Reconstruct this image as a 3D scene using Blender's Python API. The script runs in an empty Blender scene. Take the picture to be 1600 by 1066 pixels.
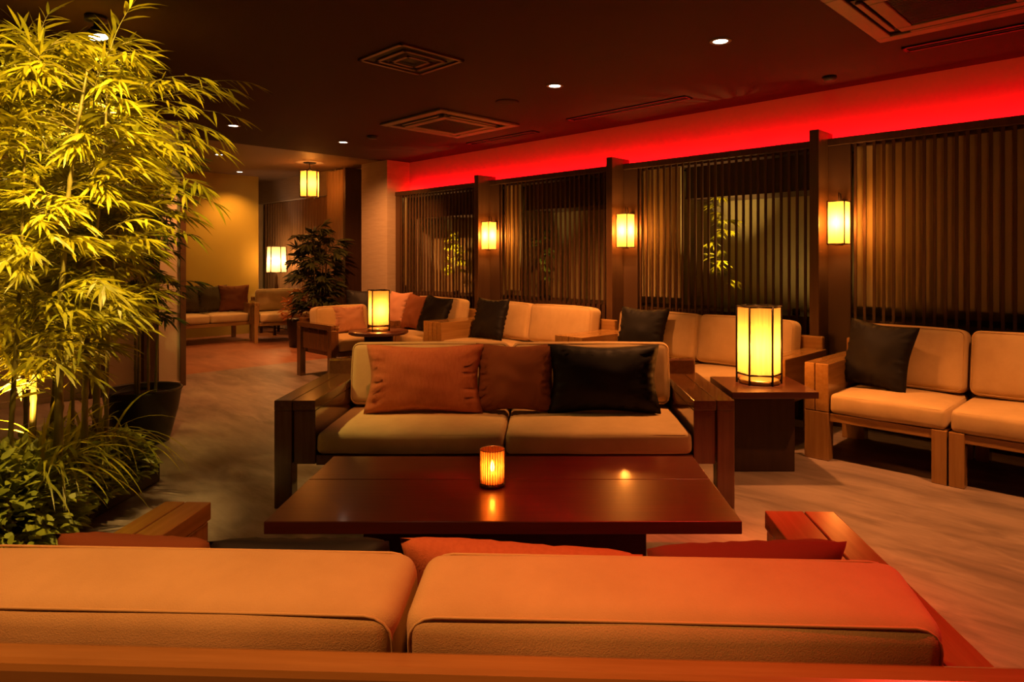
import bpy, bmesh, math, random
from mathutils import Vector, Matrix, noise
SC = bpy.context.scene
COL = SC.collection
PI = math.pi

# ------------------------------------------------------------------ camera, world, exposure
CX, CY, FP = 850.0, 405.0, 1040.0          # principal column, horizon row and focal length, on a 1600x1066 frame
CAMH = 1.25
cam_d = bpy.data.cameras.new('camera')
cam = bpy.data.objects.new('camera', cam_d); COL.objects.link(cam)
cam.location = (0, 0, CAMH); cam.rotation_euler = (PI/2, 0, 0)
cam_d.sensor_width = 36; cam_d.sensor_fit = 'HORIZONTAL'
cam_d.lens = 36*FP/1600
cam_d.shift_x = -(CX-800)/1600; cam_d.shift_y = -(533-CY)/1600
cam_d.clip_start = 0.05
SC.camera = cam
w = bpy.data.worlds.new('world'); SC.world = w; w.use_nodes = True
w.node_tree.nodes['Background'].inputs[0].default_value = (0.02, 0.008, 0.004, 1)
w.node_tree.nodes['Background'].inputs[1].default_value = 0.15
SC.view_settings.view_transform = 'Standard'; SC.view_settings.look = 'None'
SC.view_settings.exposure = 0.0; SC.view_settings.gamma = 1.0; SC.view_settings.use_curve_mapping = False
SC.cycles.use_denoising = True
SC.cycles.max_bounces = 8; SC.cycles.transparent_max_bounces = 16
SC.cycles.sample_clamp_indirect = 4.0

WARM = (1.0, 0.40, 0.09)      # lanterns
DOWN = (1.0, 0.335, 0.08)      # ceiling downlights
P_DOWN = 2.05

# the room's walls run at TH to the camera; s along the slatted wall, n towards it
TH = -math.radians(43.9)
CA, SA = math.cos(TH), -math.sin(TH)
def sn(s, n, z=0.0): return Vector((CA*s + SA*n, -SA*s + CA*n, z))
def to_sn(p): return (CA*p[0] - SA*p[1], SA*p[0] + CA*p[1])
ROOM = Matrix.Rotation(TH, 4, 'Z')

# ------------------------------------------------------------------ materials
def mat(name, col, rough=0.6, spec=0.5, metal=0.0, bump=None, var=None, coat=0.0, sheen=0.0, trans=0.0, emit=None):
    """var=(scale vector, colour2, contrast lo, hi) mixes a second colour; bump=(scale vector, strength)"""
    m = bpy.data.materials.new(name); m.use_nodes = True
    nt = m.node_tree; b = nt.nodes['Principled BSDF']; L = nt.links.new
    b.inputs['Base Color'].default_value = (*col, 1); b.inputs['Roughness'].default_value = rough
    b.inputs['Metallic'].default_value = metal; b.inputs['Specular IOR Level'].default_value = spec
    b.inputs['Coat Weight'].default_value = coat; b.inputs['Coat Roughness'].default_value = 0.08
    b.inputs['Sheen Weight'].default_value = sheen
    if emit:
        b.inputs['Emission Color'].default_value = (*emit[0], 1); b.inputs['Emission Strength'].default_value = emit[1]
    tc = nt.nodes.new('ShaderNodeTexCoord')
    def nz(scale, detail=5, rgh=0.6):
        mp = nt.nodes.new('ShaderNodeMapping'); mp.inputs['Scale'].default_value = scale
        L(tc.outputs['Object'], mp.inputs['Vector'])
        n = nt.nodes.new('ShaderNodeTexNoise'); n.inputs['Scale'].default_value = 1.0
        n.inputs['Detail'].default_value = detail; n.inputs['Roughness'].default_value = rgh
        L(mp.outputs[0], n.inputs['Vector']); return n
    if var:
        n = nz(var[0]); r = nt.nodes.new('ShaderNodeValToRGB')
        r.color_ramp.elements[0].position = var[2]; r.color_ramp.elements[1].position = var[3]
        r.color_ramp.elements[0].color = (*col, 1); r.color_ramp.elements[1].color = (*var[1], 1)
        L(n.outputs['Fac'], r.inputs[0]); L(r.outputs[0], b.inputs['Base Color'])
    if bump:
        n = nz(bump[0], 3); bp = nt.nodes.new('ShaderNodeBump'); bp.inputs['Strength'].default_value = bump[1]
        bp.inputs['Distance'].default_value = 0.01
        L(n.outputs['Fac'], bp.inputs['Height']); L(bp.outputs[0], b.inputs['Normal'])
    if trans:
        t = nt.nodes.new('ShaderNodeBsdfTranslucent'); t.inputs[0].default_value = (*[c*1.3 for c in col], 1)
        mx = nt.nodes.new('ShaderNodeMixShader'); mx.inputs[0].default_value = trans
        L(b.outputs[0], mx.inputs[1]); L(t.outputs[0], mx.inputs[2])
        L(mx.outputs[0], nt.nodes['Material Output'].inputs[0])
    return m
def shade_mat(name, col, emit, see, tint=(1, .8, .45), ecol=(1, .5, .07)):
    """paper: lets part of the bulb's light straight through, scatters the rest, glows a little"""
    m = bpy.data.materials.new(name); m.use_nodes = True
    nt = m.node_tree; nt.nodes.clear(); L = nt.links.new
    out = nt.nodes.new('ShaderNodeOutputMaterial')
    tl = nt.nodes.new('ShaderNodeBsdfTranslucent'); tl.inputs[0].default_value = (*col, 1)
    tc = nt.nodes.new('ShaderNodeTexCoord'); mp = nt.nodes.new('ShaderNodeMapping'); mp.inputs['Scale'].default_value = (260, 260, 4)
    n = nt.nodes.new('ShaderNodeTexNoise'); n.inputs['Scale'].default_value = 1.0
    L(tc.outputs['Object'], mp.inputs[0]); L(mp.outputs[0], n.inputs['Vector'])
    r = nt.nodes.new('ShaderNodeValToRGB')
    r.color_ramp.elements[0].color = (*[c*0.7 for c in col], 1); r.color_ramp.elements[1].color = (*col, 1)
    r.color_ramp.elements[0].position = 0.3; r.color_ramp.elements[1].position = 0.7
    L(n.outputs['Fac'], r.inputs[0]); L(r.outputs[0], tl.inputs[0])
    tr = nt.nodes.new('ShaderNodeBsdfTransparent'); tr.inputs[0].default_value = (*tint, 1)
    em = nt.nodes.new('ShaderNodeEmission'); em.inputs[0].default_value = (*ecol, 1); em.inputs[1].default_value = emit
    m1 = nt.nodes.new('ShaderNodeMixShader'); m1.inputs[0].default_value = see
    ad = nt.nodes.new('ShaderNodeAddShader')
    L(tl.outputs[0], m1.inputs[1]); L(tr.outputs[0], m1.inputs[2]); L(m1.outputs[0], ad.inputs[0]); L(em.outputs[0], ad.inputs[1])
    L(ad.outputs[0], out.inputs[0])
    return m
def emis(name, col, s):
    m = bpy.data.materials.new(name); m.use_nodes = True
    nt = m.node_tree; nt.nodes.clear()
    o = nt.nodes.new('ShaderNodeOutputMaterial'); e = nt.nodes.new('ShaderNodeEmission')
    e.inputs[0].default_value = (*col, 1); e.inputs[1].default_value = s
    nt.links.new(e.outputs[0], o.inputs[0]); return m

WV = (420, 420, 420)
M = dict(
    fabric=mat('beige_fabric', (.60, .42, .21), .85, .2, bump=(WV, .22), var=((7, 7, 7), (.52, .355, .17), .35, .7), sheen=.1),
    piping=mat('fabric_piping', (.56, .39, .19), .85, .2),
    orange=mat('rust_linen', (.52, .165, .07), .8, .25, bump=((500, 500, 60), .3), var=((90, 90, 20), (.45, .135, .055), .35, .7)),
    brown=mat('brown_linen', (.20, .066, .026), .85, .2, bump=(WV, .25)),
    rose=mat('dusty_pink_linen', (.44, .22, .14), .85, .2, bump=(WV, .25)),
    red=mat('dark_red_linen', (.20, .035, .02), .8, .25, bump=(WV, .2)),
    black=mat('black_satin', (.0075, .006, .007), .6, .22, bump=(WV, .12)),
    olive=mat('olive_linen', (.09, .07, .03), .85, .2, bump=(WV, .2)),
    wood=mat('honey_lacquered_wood', (.35, .185, .055), .22, .5, var=((40, 2.5, 40), (.27, .135, .038), .35, .68), coat=.5),
    wood_v=mat('honey_lacquered_wood_upright', (.35, .185, .055), .24, .5, var=((40, 40, 2.5), (.27, .135, .038), .35, .68), coat=.4),
    wood_dk_v=mat('dark_lacquered_wood_upright', (.15, .066, .025), .14, .55, var=((40, 40, 2.5), (.11, .046, .017), .35, .68), coat=.8),
    wood_x=mat('honey_lacquered_wood_long', (.35, .185, .055), .24, .5, var=((2.5, 40, 40), (.27, .135, .038), .35, .68), coat=.4),
    wood_dk=mat('dark_lacquered_wood', (.15, .066, .025), .14, .55, var=((40, 2.5, 40), (.11, .046, .017), .35, .68), coat=.8),
    table=mat('dark_mahogany_lacquer', (.075, .015, .008), .30, .8, var=((3, 45, 45), (.045, .009, .005), .3, .7), bump=((3, 60, 60), .04), coat=.3),
    tableside=mat('dark_stained_wood', (.05, .022, .013), .4, .4, var=((30, 30, 3), (.035, .015, .009), .35, .7)),
    slat=mat('dark_slat_wood', (.075, .034, .014), .5, .3, var=((30, 30, 1.5), (.05, .024, .010), .35, .7)),
    post=mat('dark_bronze_wood', (.10, .05, .022), .38, .45, var=((30, 30, 1.5), (.075, .036, .016), .35, .7)),
    panel=mat('smoked_panel', (.07, .034, .016), .5, .4),
    niche=mat('olive_plaster', (.40, .31, .15), .9, .1, var=((3, 3, 3), (.35, .27, .13), .35, .7)),
    wall=mat('grey_plaster', (.42, .38, .33), .9, .15, bump=((30, 30, 30), .1)),
    wall_l=mat('cream_plaster', (.55, .47, .36), .9, .15, bump=((30, 30, 30), .1)),
    wall_y=mat('ochre_wallpaper', (.44, .30, .055), .9, .15, bump=((3, 3, 60), .1)),
    stone=mat('pale_stone_wall', (.46, .36, .27), .85, .15, bump=((12, 12, 90), .3), var=((4, 4, 40), (.40, .31, .23), .35, .7)),
    ceil=mat('dark_ceiling_paint', (.036, .012, .009), .8, .12),
    ceil_b=mat('brown_ceiling_paint', (.16, .095, .05), .6, .25),
    metal=mat('black_metal', (.02, .015, .012), .35, .5, .6),
    bronze=mat('bronze_metal', (.12, .06, .025), .35, .5, .7),
    white=mat('grey_plastic', (.13, .10, .085), .5, .3),
    dark=mat('black_grille', (.012, .010, .009), .6, .3),
    brass=mat('brass_ring', (.45, .25, .08), .35, .5, .6),
    curtain=mat('sheer_curtain', (.33, .21, .12), .8, .2, trans=.25),
    curtain_d=mat('brown_curtain', (.30, .19, .12), .85, .2, trans=.1),
    pot=mat('black_glazed_pot', (.018, .013, .011), .4, .4),
    soil=mat('dark_soil', (.04, .024, .014), .95, .1, bump=((60, 60, 60), .6)),
    culm=mat('bamboo_stem', (.22, .17, .04), .4, .4, var=((8, 8, 3), (.13, .12, .03), .35, .7)),
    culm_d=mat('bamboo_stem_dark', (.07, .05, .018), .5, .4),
    leaf=mat('bamboo_leaf', (.44, .38, .015), .45, .4, var=((6, 6, 6), (.13, .15, .010), .35, .65), trans=.4),  # dark second tone puts the shadows among the leaves into the colour
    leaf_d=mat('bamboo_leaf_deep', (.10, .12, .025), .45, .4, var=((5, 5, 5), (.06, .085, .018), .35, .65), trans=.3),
    leaf_g=mat('groundcover_leaf', (.34, .34, .030), .5, .35, var=((9, 9, 9), (.12, .15, .02), .3, .7), trans=.25),
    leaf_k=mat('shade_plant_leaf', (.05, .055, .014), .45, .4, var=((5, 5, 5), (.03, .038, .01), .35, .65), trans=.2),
    leaf_o=mat('orange_lit_leaf', (.5, .17, .03), .5, .35, trans=.3),  # orange light on the leaves is put into their colour
    shade=shade_mat('lantern_paper', (.95, .52, .19), .05, .42),
    shade_t=shade_mat('table_lamp_linen', (.95, .66, .32), .1, .42),
    led=emis('red_led', (1, .002, .004), 120),
    dl=emis('downlight_lens', (1, .78, .55), 14),
    flame=emis('candle_flame', (1, .60, .22), 190),
    wax=mat('candle_wax', (.8, .5, .25), .6, .3, emit=((1, .35, .06), 1.2)),
    amber=None,
)
M['amber'] = shade_mat('amber_ribbed_glass', (1.0, .26, .03), .12, .40, (1, .36, .06), (1, .13, .008))
def floor_mat(name, c1, c2, c3, ang, rough):
    m = bpy.data.materials.new(name); m.use_nodes = True
    nt = m.node_tree; b = nt.nodes['Principled BSDF']; L = nt.links.new
    tc = nt.nodes.new('ShaderNodeTexCoord')
    def nzr(scale, a, lo, hi, detail=6, rg=.62):
        mp = nt.nodes.new('ShaderNodeMapping'); mp.inputs['Scale'].default_value = scale; mp.inputs['Rotation'].default_value = (0, 0, a)
        L(tc.outputs['Object'], mp.inputs[0]); n = nt.nodes.new('ShaderNodeTexNoise'); n.inputs['Scale'].default_value = 1
        n.inputs['Detail'].default_value = detail; n.inputs['Roughness'].default_value = rg; n.inputs['Distortion'].default_value = .6
        L(mp.outputs[0], n.inputs['Vector']); mr = nt.nodes.new('ShaderNodeMapRange'); mr.inputs[1].default_value = lo; mr.inputs[2].default_value = hi
        L(n.outputs['Fac'], mr.inputs[0]); return mr
    a = nzr((.9, 4.2, 1), ang, .35, .68); c = nzr((3, 9, 3), ang + .3, .45, .75)
    m1 = nt.nodes.new('ShaderNodeMix'); m1.data_type = 'RGBA'; m1.inputs[6].default_value = (*c1, 1); m1.inputs[7].default_value = (*c2, 1)
    L(a.outputs[0], m1.inputs[0])
    m2 = nt.nodes.new('ShaderNodeMix'); m2.data_type = 'RGBA'; m2.inputs[7].default_value = (*c3, 1)
    mu = nt.nodes.new('ShaderNodeMath'); mu.operation = 'MULTIPLY'; mu.inputs[1].default_value = .75; L(c.outputs[0], mu.inputs[0])
    L(mu.outputs[0], m2.inputs[0]); L(m1.outputs[2], m2.inputs[6]); L(m2.outputs[2], b.inputs['Base Color'])
    b.inputs['Roughness'].default_value = rough; b.inputs['Specular IOR Level'].default_value = .35
    return m
M['floor'] = floor_mat('stone_vinyl_floor', (.27, .20, .17), (.115, .085, .073), (.34, .26, .22), .5, .45)
M['floor_b'] = floor_mat('terracotta_floor', (.30, .115, .055), (.19, .065, .03), (.36, .15, .075), .2, .45)

# ------------------------------------------------------------------ mesh builder
class MB:
    def __init__(self): self.v = []; self.f = []; self.s = []
    def add(self, vs, fs, smooth=False, mx=None):
        k = len(self.v)
        self.v += [tuple(mx @ Vector(p)) if mx else tuple(p) for p in vs]
        for f in fs: self.f.append(tuple(i + k for i in f)); self.s.append(smooth)
        return self
    def box(self, lo, hi, bev=0.0, mx=None):
        lo = list(lo); hi = list(hi)
        for i in range(3):
            if lo[i] > hi[i]: lo[i], hi[i] = hi[i], lo[i]
        if bev <= 0:
            x0, y0, z0 = lo; x1, y1, z1 = hi
            vs = [(x0,y0,z0),(x1,y0,z0),(x1,y1,z0),(x0,y1,z0),(x0,y0,z1),(x1,y0,z1),(x1,y1,z1),(x0,y1,z1)]
            return self.add(vs, [(0,3,2,1),(4,5,6,7),(0,1,5,4),(1,2,6,5),(2,3,7,6),(3,0,4,7)], False, mx)
        bm = bmesh.new(); bmesh.ops.create_cube(bm, size=1)
        for v in bm.verts:
            v.co = Vector([(lo[i] + hi[i])/2 + v.co[i]*(hi[i] - lo[i]) for i in range(3)])
        bmesh.ops.bevel(bm, geom=list(bm.edges), offset=bev, segments=2, affect='EDGES', profile=.5)
        bm.verts.index_update()
        self.add([v.co.copy() for v in bm.verts], [[v.index for v in f.verts] for f in bm.faces], False, mx); bm.free(); return self
    def tube(self, pts, r, n=6, closed=False, smooth=True, caps=True, mx=None):
        pts = [Vector(p) for p in pts]; N = len(pts); rs = r if isinstance(r, (list, tuple)) else [r]*N
        vs = []; fs = []
        up = Vector((0, 0, 1)); prev = None
        for i, p in enumerate(pts):
            if closed: t = pts[(i + 1) % N] - pts[i - 1]
            else: t = pts[min(i + 1, N - 1)] - pts[max(i - 1, 0)]
            t = t.normalized() if t.length > 1e-9 else Vector((0, 0, 1))
            if prev is None:
                a = up if abs(t.z) < .9 else Vector((1, 0, 0)); x = t.cross(a).normalized()
            else:
                x = prev - t*prev.dot(t); x = x.normalized() if x.length > 1e-6 else t.orthogonal().normalized()
            prev = x; y = t.cross(x)
            for k in range(n):
                a = 2*PI*k/n; vs.append(p + (x*math.cos(a) + y*math.sin(a))*rs[i])
        R = N if closed else N - 1
        for i in range(R):
            for k in range(n):
                j = (i + 1) % N
                fs.append((i*n + k, i*n + (k + 1) % n, j*n + (k + 1) % n, j*n + k))
        if caps and not closed:
            fs.append(tuple(range(n - 1, -1, -1))); fs.append(tuple((N - 1)*n + k for k in range(n)))
        return self.add(vs, fs, smooth, mx)
    def lathe(self, prof, n=32, center=(0, 0, 0), mx=None, smooth=True, phase=0.0):
        vs = []; fs = []
        for (r, z) in prof:
            for k in range(n):
                a = 2*PI*k/n + phase; vs.append((center[0] + r*math.cos(a), center[1] + r*math.sin(a), center[2] + z))
        for i in range(len(prof) - 1):
            for k in range(n): fs.append((i*n + k, i*n + (k + 1) % n, (i + 1)*n + (k + 1) % n, (i + 1)*n + k))
        self.add(vs, fs, smooth, mx)
        if prof[0][0] > 1e-5: self.f.append(tuple(len(self.v) - len(vs) + k for k in range(n - 1, -1, -1))); self.s.append(False)
        if prof[-1][0] > 1e-5: self.f.append(tuple(len(self.v) - n + k for k in range(n))); self.s.append(False)
        return self
    def build(self, name, m, parent=None):
        me = bpy.data.meshes.new(name); me.from_pydata(self.v, [], self.f); me.update()
        me.polygons.foreach_set('use_smooth', self.s)
        me.materials.append(m); o = bpy.data.objects.new(name, me); COL.objects.link(o)
        if parent: o.parent = parent
        return o
def tag(o, label=None, cat=None, group=None, kind=None):
    if label: o['label'] = label
    if cat: o['category'] = cat
    if group: o['group'] = group
    if kind: o['kind'] = kind
    return o
def thing(name, label, cat, loc=(0, 0, 0), rz=0.0, group=None):
    o = bpy.data.objects.new(name, None); COL.objects.link(o); o.empty_display_size = .1
    o.location = loc; o.rotation_euler = (0, 0, rz); return tag(o, label, cat, group)
def struct(name, mb, m, mx=None):
    o = mb.build(name, m); o['kind'] = 'structure'
    if mx: o.matrix_world = mx
    return o
def light(kind, name, parent, loc, power, col, target=None, angle=None, blend=.6, rad=.03):
    d = bpy.data.lights.new(name, kind); d.energy = power; d.color = col; d.shadow_soft_size = rad
    o = bpy.data.objects.new(name, d); COL.objects.link(o); o.parent = parent; o.location = loc
    if kind == 'SPOT':
        d.spot_size = math.radians(angle); d.spot_blend = blend
        o.rotation_euler = (Vector(target)).to_track_quat('-Z', 'Y').to_euler()   # target = direction in the parent's frame
    return o

# ------------------------------------------------------------------ soft furnishing shapes
def axis(h, r, k):
    t = [0, .3, .65]
    a = [-h + r*q for q in t] + [(-h + r) + (2*h - 2*r)*i/k for i in range(k + 1)] + [h - r*q for q in reversed(t)]
    return a
def cushion(sx, sy, sz, r=.03, crown=(0, 0, 0), seed=0, k=7, wob=.004, cen=(0, 0, 0), mx=None, mb=None):
    """box with rolled edges; crown = bulge of the x, y and z faces"""
    mb = mb or MB(); h = (sx/2, sy/2, sz/2); r = min(r, min(h)*.95)
    A = [axis(h[i], r, k if h[i] > .1 else 2) for i in range(3)]
    idx = {}; vs = []; fs = []
    def vert(i, j, l):
        key = (i, j, l)
        if key in idx: return idx[key]
        p = Vector((A[0][i], A[1][j], A[2][l]))
        q = Vector([max(-(h[a] - r), min(h[a] - r, p[a])) for a in range(3)]); d = p - q
        p = q + d.normalized()*r if d.length > 1e-9 else p
        u = [p[a]/h[a] for a in range(3)]
        for a in range(3):
            b, c = (a + 1) % 3, (a + 2) % 3
            p[a] += crown[a]*u[a]*max(0, 1 - abs(u[b])**2.2)*max(0, 1 - abs(u[c])**2.2)
        nz = noise.noise_vector(p*5 + Vector((seed*7.3, seed*3.1, seed)))
        p += nz*wob
        idx[key] = len(vs); vs.append(p + Vector(cen)); return idx[key]
    n = [len(a) for a in A]
    for a in range(3):
        b, c = (a + 1) % 3, (a + 2) % 3
        for side in (0, n[a] - 1):
            for i in range(n[b] - 1):
                for j in range(n[c] - 1):
                    q = []
                    for (di, dj) in ((0, 0), (1, 0), (1, 1), (0, 1)):
                        t = [0, 0, 0]; t[a] = side; t[b] = i + di; t[c] = j + dj; q.append(vert(*t))
                    if side == 0: q.reverse()
                    fs.append(q)
    mb.add(vs, fs, True, mx); return mb
def rrect(hx, hy, r, z, n=4):
    pts = []
    for (sx_, sy_, a0) in ((1, 1, 0), (-1, 1, PI/2), (-1, -1, PI), (1, -1, 1.5*PI)):
        for i in range(n + 1):
            a = a0 + PI/2*i/n; pts.append((sx_*(hx - r) + r*math.cos(a), sy_*(hy - r) + r*math.sin(a), z))
    dense = []
    for i, p in enumerate(pts):
        q = pts[(i + 1) % len(pts)]; L = math.dist(p, q); m = max(1, int(L/.12))
        for j in range(m): dense.append(tuple(p[a] + (q[a] - p[a])*j/m for a in range(3)))
    return dense
def pillow_mb(wd, ht, th, seed, n=22, droop=0.0, wave=1.0):
    """upright scatter cushion: origin at the middle of its lower edge, thickness along y"""
    mb = MB(); rnd = random.Random(seed); vs = []; fs = []
    ns = Vector((seed*1.7, seed*2.9, seed*.7))
    for side in (-1, 1):
        for j in range(n + 1):
            for i in range(n + 1):
                u = -1 + 2*i/n; v = -1 + 2*j/n
                x = wd/2*u*(1 - .10*math.cos(v*PI/2)**1.5); z = ht/2*v*(1 - .10*math.cos(u*PI/2)**1.5)
                e = max(0, (1 - u*u)*(1 - v*v))
                y = side*th/2*(e**.42)
                rim = 1 - max(abs(u), abs(v))
                p = Vector((u*9, v*9, side*1.3)) + ns
                edge = math.exp(-((rim - .13)/.12)**2)
                ang = math.atan2(v, u)
                y += side*edge*.014*wave*math.sin(ang*26 + 3*noise.noise(p*.4))*min(1, e*6)
                y += side*noise.noise(p*.22)*.014*e
                z += droop*-.5*(1 - u*u)*max(0, v)
                vs.append((x, y, z + ht/2))
    m = (n + 1)*(n + 1)
    for s in range(2):
        for j in range(n):
            for i in range(n):
                a = s*m + j*(n + 1) + i; q = [a, a + 1, a + n + 2, a + n + 1]
                if s == 1: q.reverse()
                fs.append(q)
    mb.add(vs, fs, True); return mb
def pillow(label, m, wd, ht, th, loc, rz=0, lean=-.25, roll=0, seed=1, group=None, cat='cushion', name='throw_pillow', droop=0.0, wave=1.0):
    o = pillow_mb(wd, ht, th, seed, droop=droop, wave=wave).build(name, m)
    bm = bmesh.new(); bm.from_mesh(o.data); bmesh.ops.remove_doubles(bm, verts=bm.verts, dist=1e-4); bm.to_mesh(o.data); bm.free()
    o.rotation_mode = 'XYZ'
    o.matrix_world = Matrix.Translation(loc) @ Matrix.Rotation(rz, 4, 'Z') @ Matrix.Rotation(lean, 4, 'X') @ Matrix.Rotation(roll, 4, 'Y')
    return tag(o, label, cat, group)

R_PIPE = .0022
# ------------------------------------------------------------------ sofas (local: front at y=0 facing -y, x along)
def sofa(label, loc, rz, W, depth, aw=(.15, .15), arm_h=.6, seat_top=.42, seat_t=.12, back_top=.79, nseat=2, bt=.17, tilt=.16,
         wood='wood', style='block', name='sofa', cat='sofa', group=None, seat_front=.0, rail_top=None, seed=0, legw=.075, foot_gap=0.0, mid_leg=False, br=.045):
    t = thing(name, label, cat, loc, rz, group)
    x0, x1 = -W/2, W/2
    ix0, ix1 = x0 + aw[0], x1 - aw[1]; wi = (ix1 - ix0)/nseat
    wd, wx = M[wood], M['wood_x'] if wood == 'wood' else M[wood]
    sb = seat_top - seat_t
    rt = rail_top if rail_top is not None else back_top - .10
    # frame
    f = MB()
    f.box((ix0, .012, sb - .055), (ix1, .055, sb - .004), .004)
    f.box((ix0, depth - .09, sb - .055), (ix1, depth - .05, sb - .004), .004)
    f.box((ix0, .055, sb - .03), (ix1, depth - .09, sb - .006))
    for xx in (ix0, ix1 - .045): f.box((xx, .055, sb - .055), (xx + .045, depth - .09, sb - .004))
    f.build('seat_frame', wx, t)
    b = MB(); b.box((x0 + .02, depth - .055, sb - .02), (x1 - .02, depth, rt), .012); b.build('back_panel', wx, t)
    # legs
    for (xx, arm) in ((x0, aw[0]), (x1, aw[1])):
        s = 1 if xx < 0 else -1
        for yy in (0.0, depth - .08):
            lw = legw if not arm or style == 'box' else arm
            top = arm_h - .05 if (arm and style == 'box') else sb
            l = MB(); l.box((xx, yy, foot_gap), (xx + s*lw, yy + .08, top), .004)
            l.build('leg', M[wood + '_v'], t)
    if mid_leg:
        l = MB(); l.box((-.03, .01, 0), (.03, .07, sb - .055), .004); l.build('leg', M[wood + '_v'], t)
    # arms
    for (xx, arm, s) in ((x0, aw[0], 1), (x1, aw[1], -1)):
        if not arm: continue
        a = MB(); sp = arm*.44
        if style == 'box':
            a.box((xx, 0, arm_h - .05), (xx + s*(sp - .002), depth, arm_h), .003)
            a.box((xx + s*(sp + .002), 0, arm_h - .05), (xx + s*arm, depth, arm_h), .003)
            ao = a.build('armrest', wd, t)
            p = MB(); p.box((xx + s*(sp + .004), .012, sb - .05), (xx + s*(arm - .002), depth - .05, arm_h - .052), .003)
            p.box((xx + s*(sp - .02), .03, sb - .0), (xx + s*(sp + .002), depth - .1, arm_h - .052))
            p.build('arm_panel', M[wood + '_v'], ao)
        else:
            a.box((xx, 0, sb + .002), (xx + s*(sp - .002), depth - .03, arm_h), .005)
            a.box((xx + s*(sp + .002), 0, sb + .002), (xx + s*arm, depth - .03, arm_h), .005)
            a.build('armrest', wd, t)
    # cushions
    for k in range(nseat):
        cx = ix0 + wi*(k + .5); sw = wi - .012; sd = depth - bt*.55 - .05
        sc = cushion(sw, sd, seat_t, .028, (.004, .008, .018), seed + k).build('seat_cushion', M['fabric'], t)
        sc.location = (cx, seat_front + sd/2, sb + seat_t/2)
        p = MB(); p.tube(rrect(sw/2 - .007, sd/2 - .007, .035, seat_t/2 - .010), R_PIPE, 6, closed=True); p.build('piping', M['piping'], sc)
        bh = back_top - seat_top + .005
        bc = cushion(sw, bt, bh, br, (.004, .022, .008), seed + 5 + k, wob=.003).build('back_cushion', M['fabric'], t)
        bc.location = (cx, depth - .058 - bt/2 - math.sin(tilt)*bh*.5, seat_top + bh/2 + .008); bc.rotation_euler = (-tilt, 0, 0)
        pts = [(q[0], q[2]*0 + bt/2 - br*.21, q[1]) for q in rrect(sw/2 - br*.21, bh/2 - br*.21, .04, 0)]
        p = MB(); p.tube(pts, R_PIPE, 6, closed=True)
        p.tube([(a_, -b_, c_) for (a_, b_, c_) in pts], R_PIPE, 6, closed=True); p.build('piping', M['piping'], bc)
    return t

# ------------------------------------------------------------------ lamps
def lantern(name, label, loc, rz, n, R, h, gap, phase, power, cat='lamp', legs=True, group=None, paper='shade', base=True, bulb_z=.42, bar=None, emit_rad=.03):
    """paper lantern with n sides, origin at its underside"""
    t = thing(name, label, cat, loc, rz, group)
    c = [(R*math.cos(phase + 2*PI*k/n), R*math.sin(phase + 2*PI*k/n)) for k in range(n)]
    s = MB(); q = [(x*.965, y*.965) for (x, y) in c]
    vs = [(x, y, gap + .004) for (x, y) in q] + [(x, y, gap + h - .004) for (x, y) in q]
    s.add(vs, [(k, (k + 1) % n, n + (k + 1) % n, n + k) for k in range(n)]); s.build('lamp_shade', M[paper], t)
    f = MB(); b = bar or max(.0045, R*(.05 if base else .04))
    for (x, y) in c: f.tube([(x, y, 0 if legs else gap), (x, y, gap + h + .004)], b, 4)
    for z in (gap, gap + h):
        for k in range(n):
            f.tube([(*c[k], z), (*c[(k + 1) % n], z)], b*.85, 4)
    if base:
        for k in range(n): f.tube([(*c[k], gap*.3), (*[v*.15 for v in c[k]], gap*.3)], b*.8, 4)
    f.build('frame', M['metal'], t)
    if base:
        d = MB(); d.lathe([(R*.9, 0), (R*.92, .006), (R*.9, .022), (R*.8, .026), (R*.2, .026)], 32); d.build('base', M['brass'], t)
    light('POINT', 'bulb', t, (0, 0, gap + h*bulb_z), power, WARM, rad=emit_rad)
    return t

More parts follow.
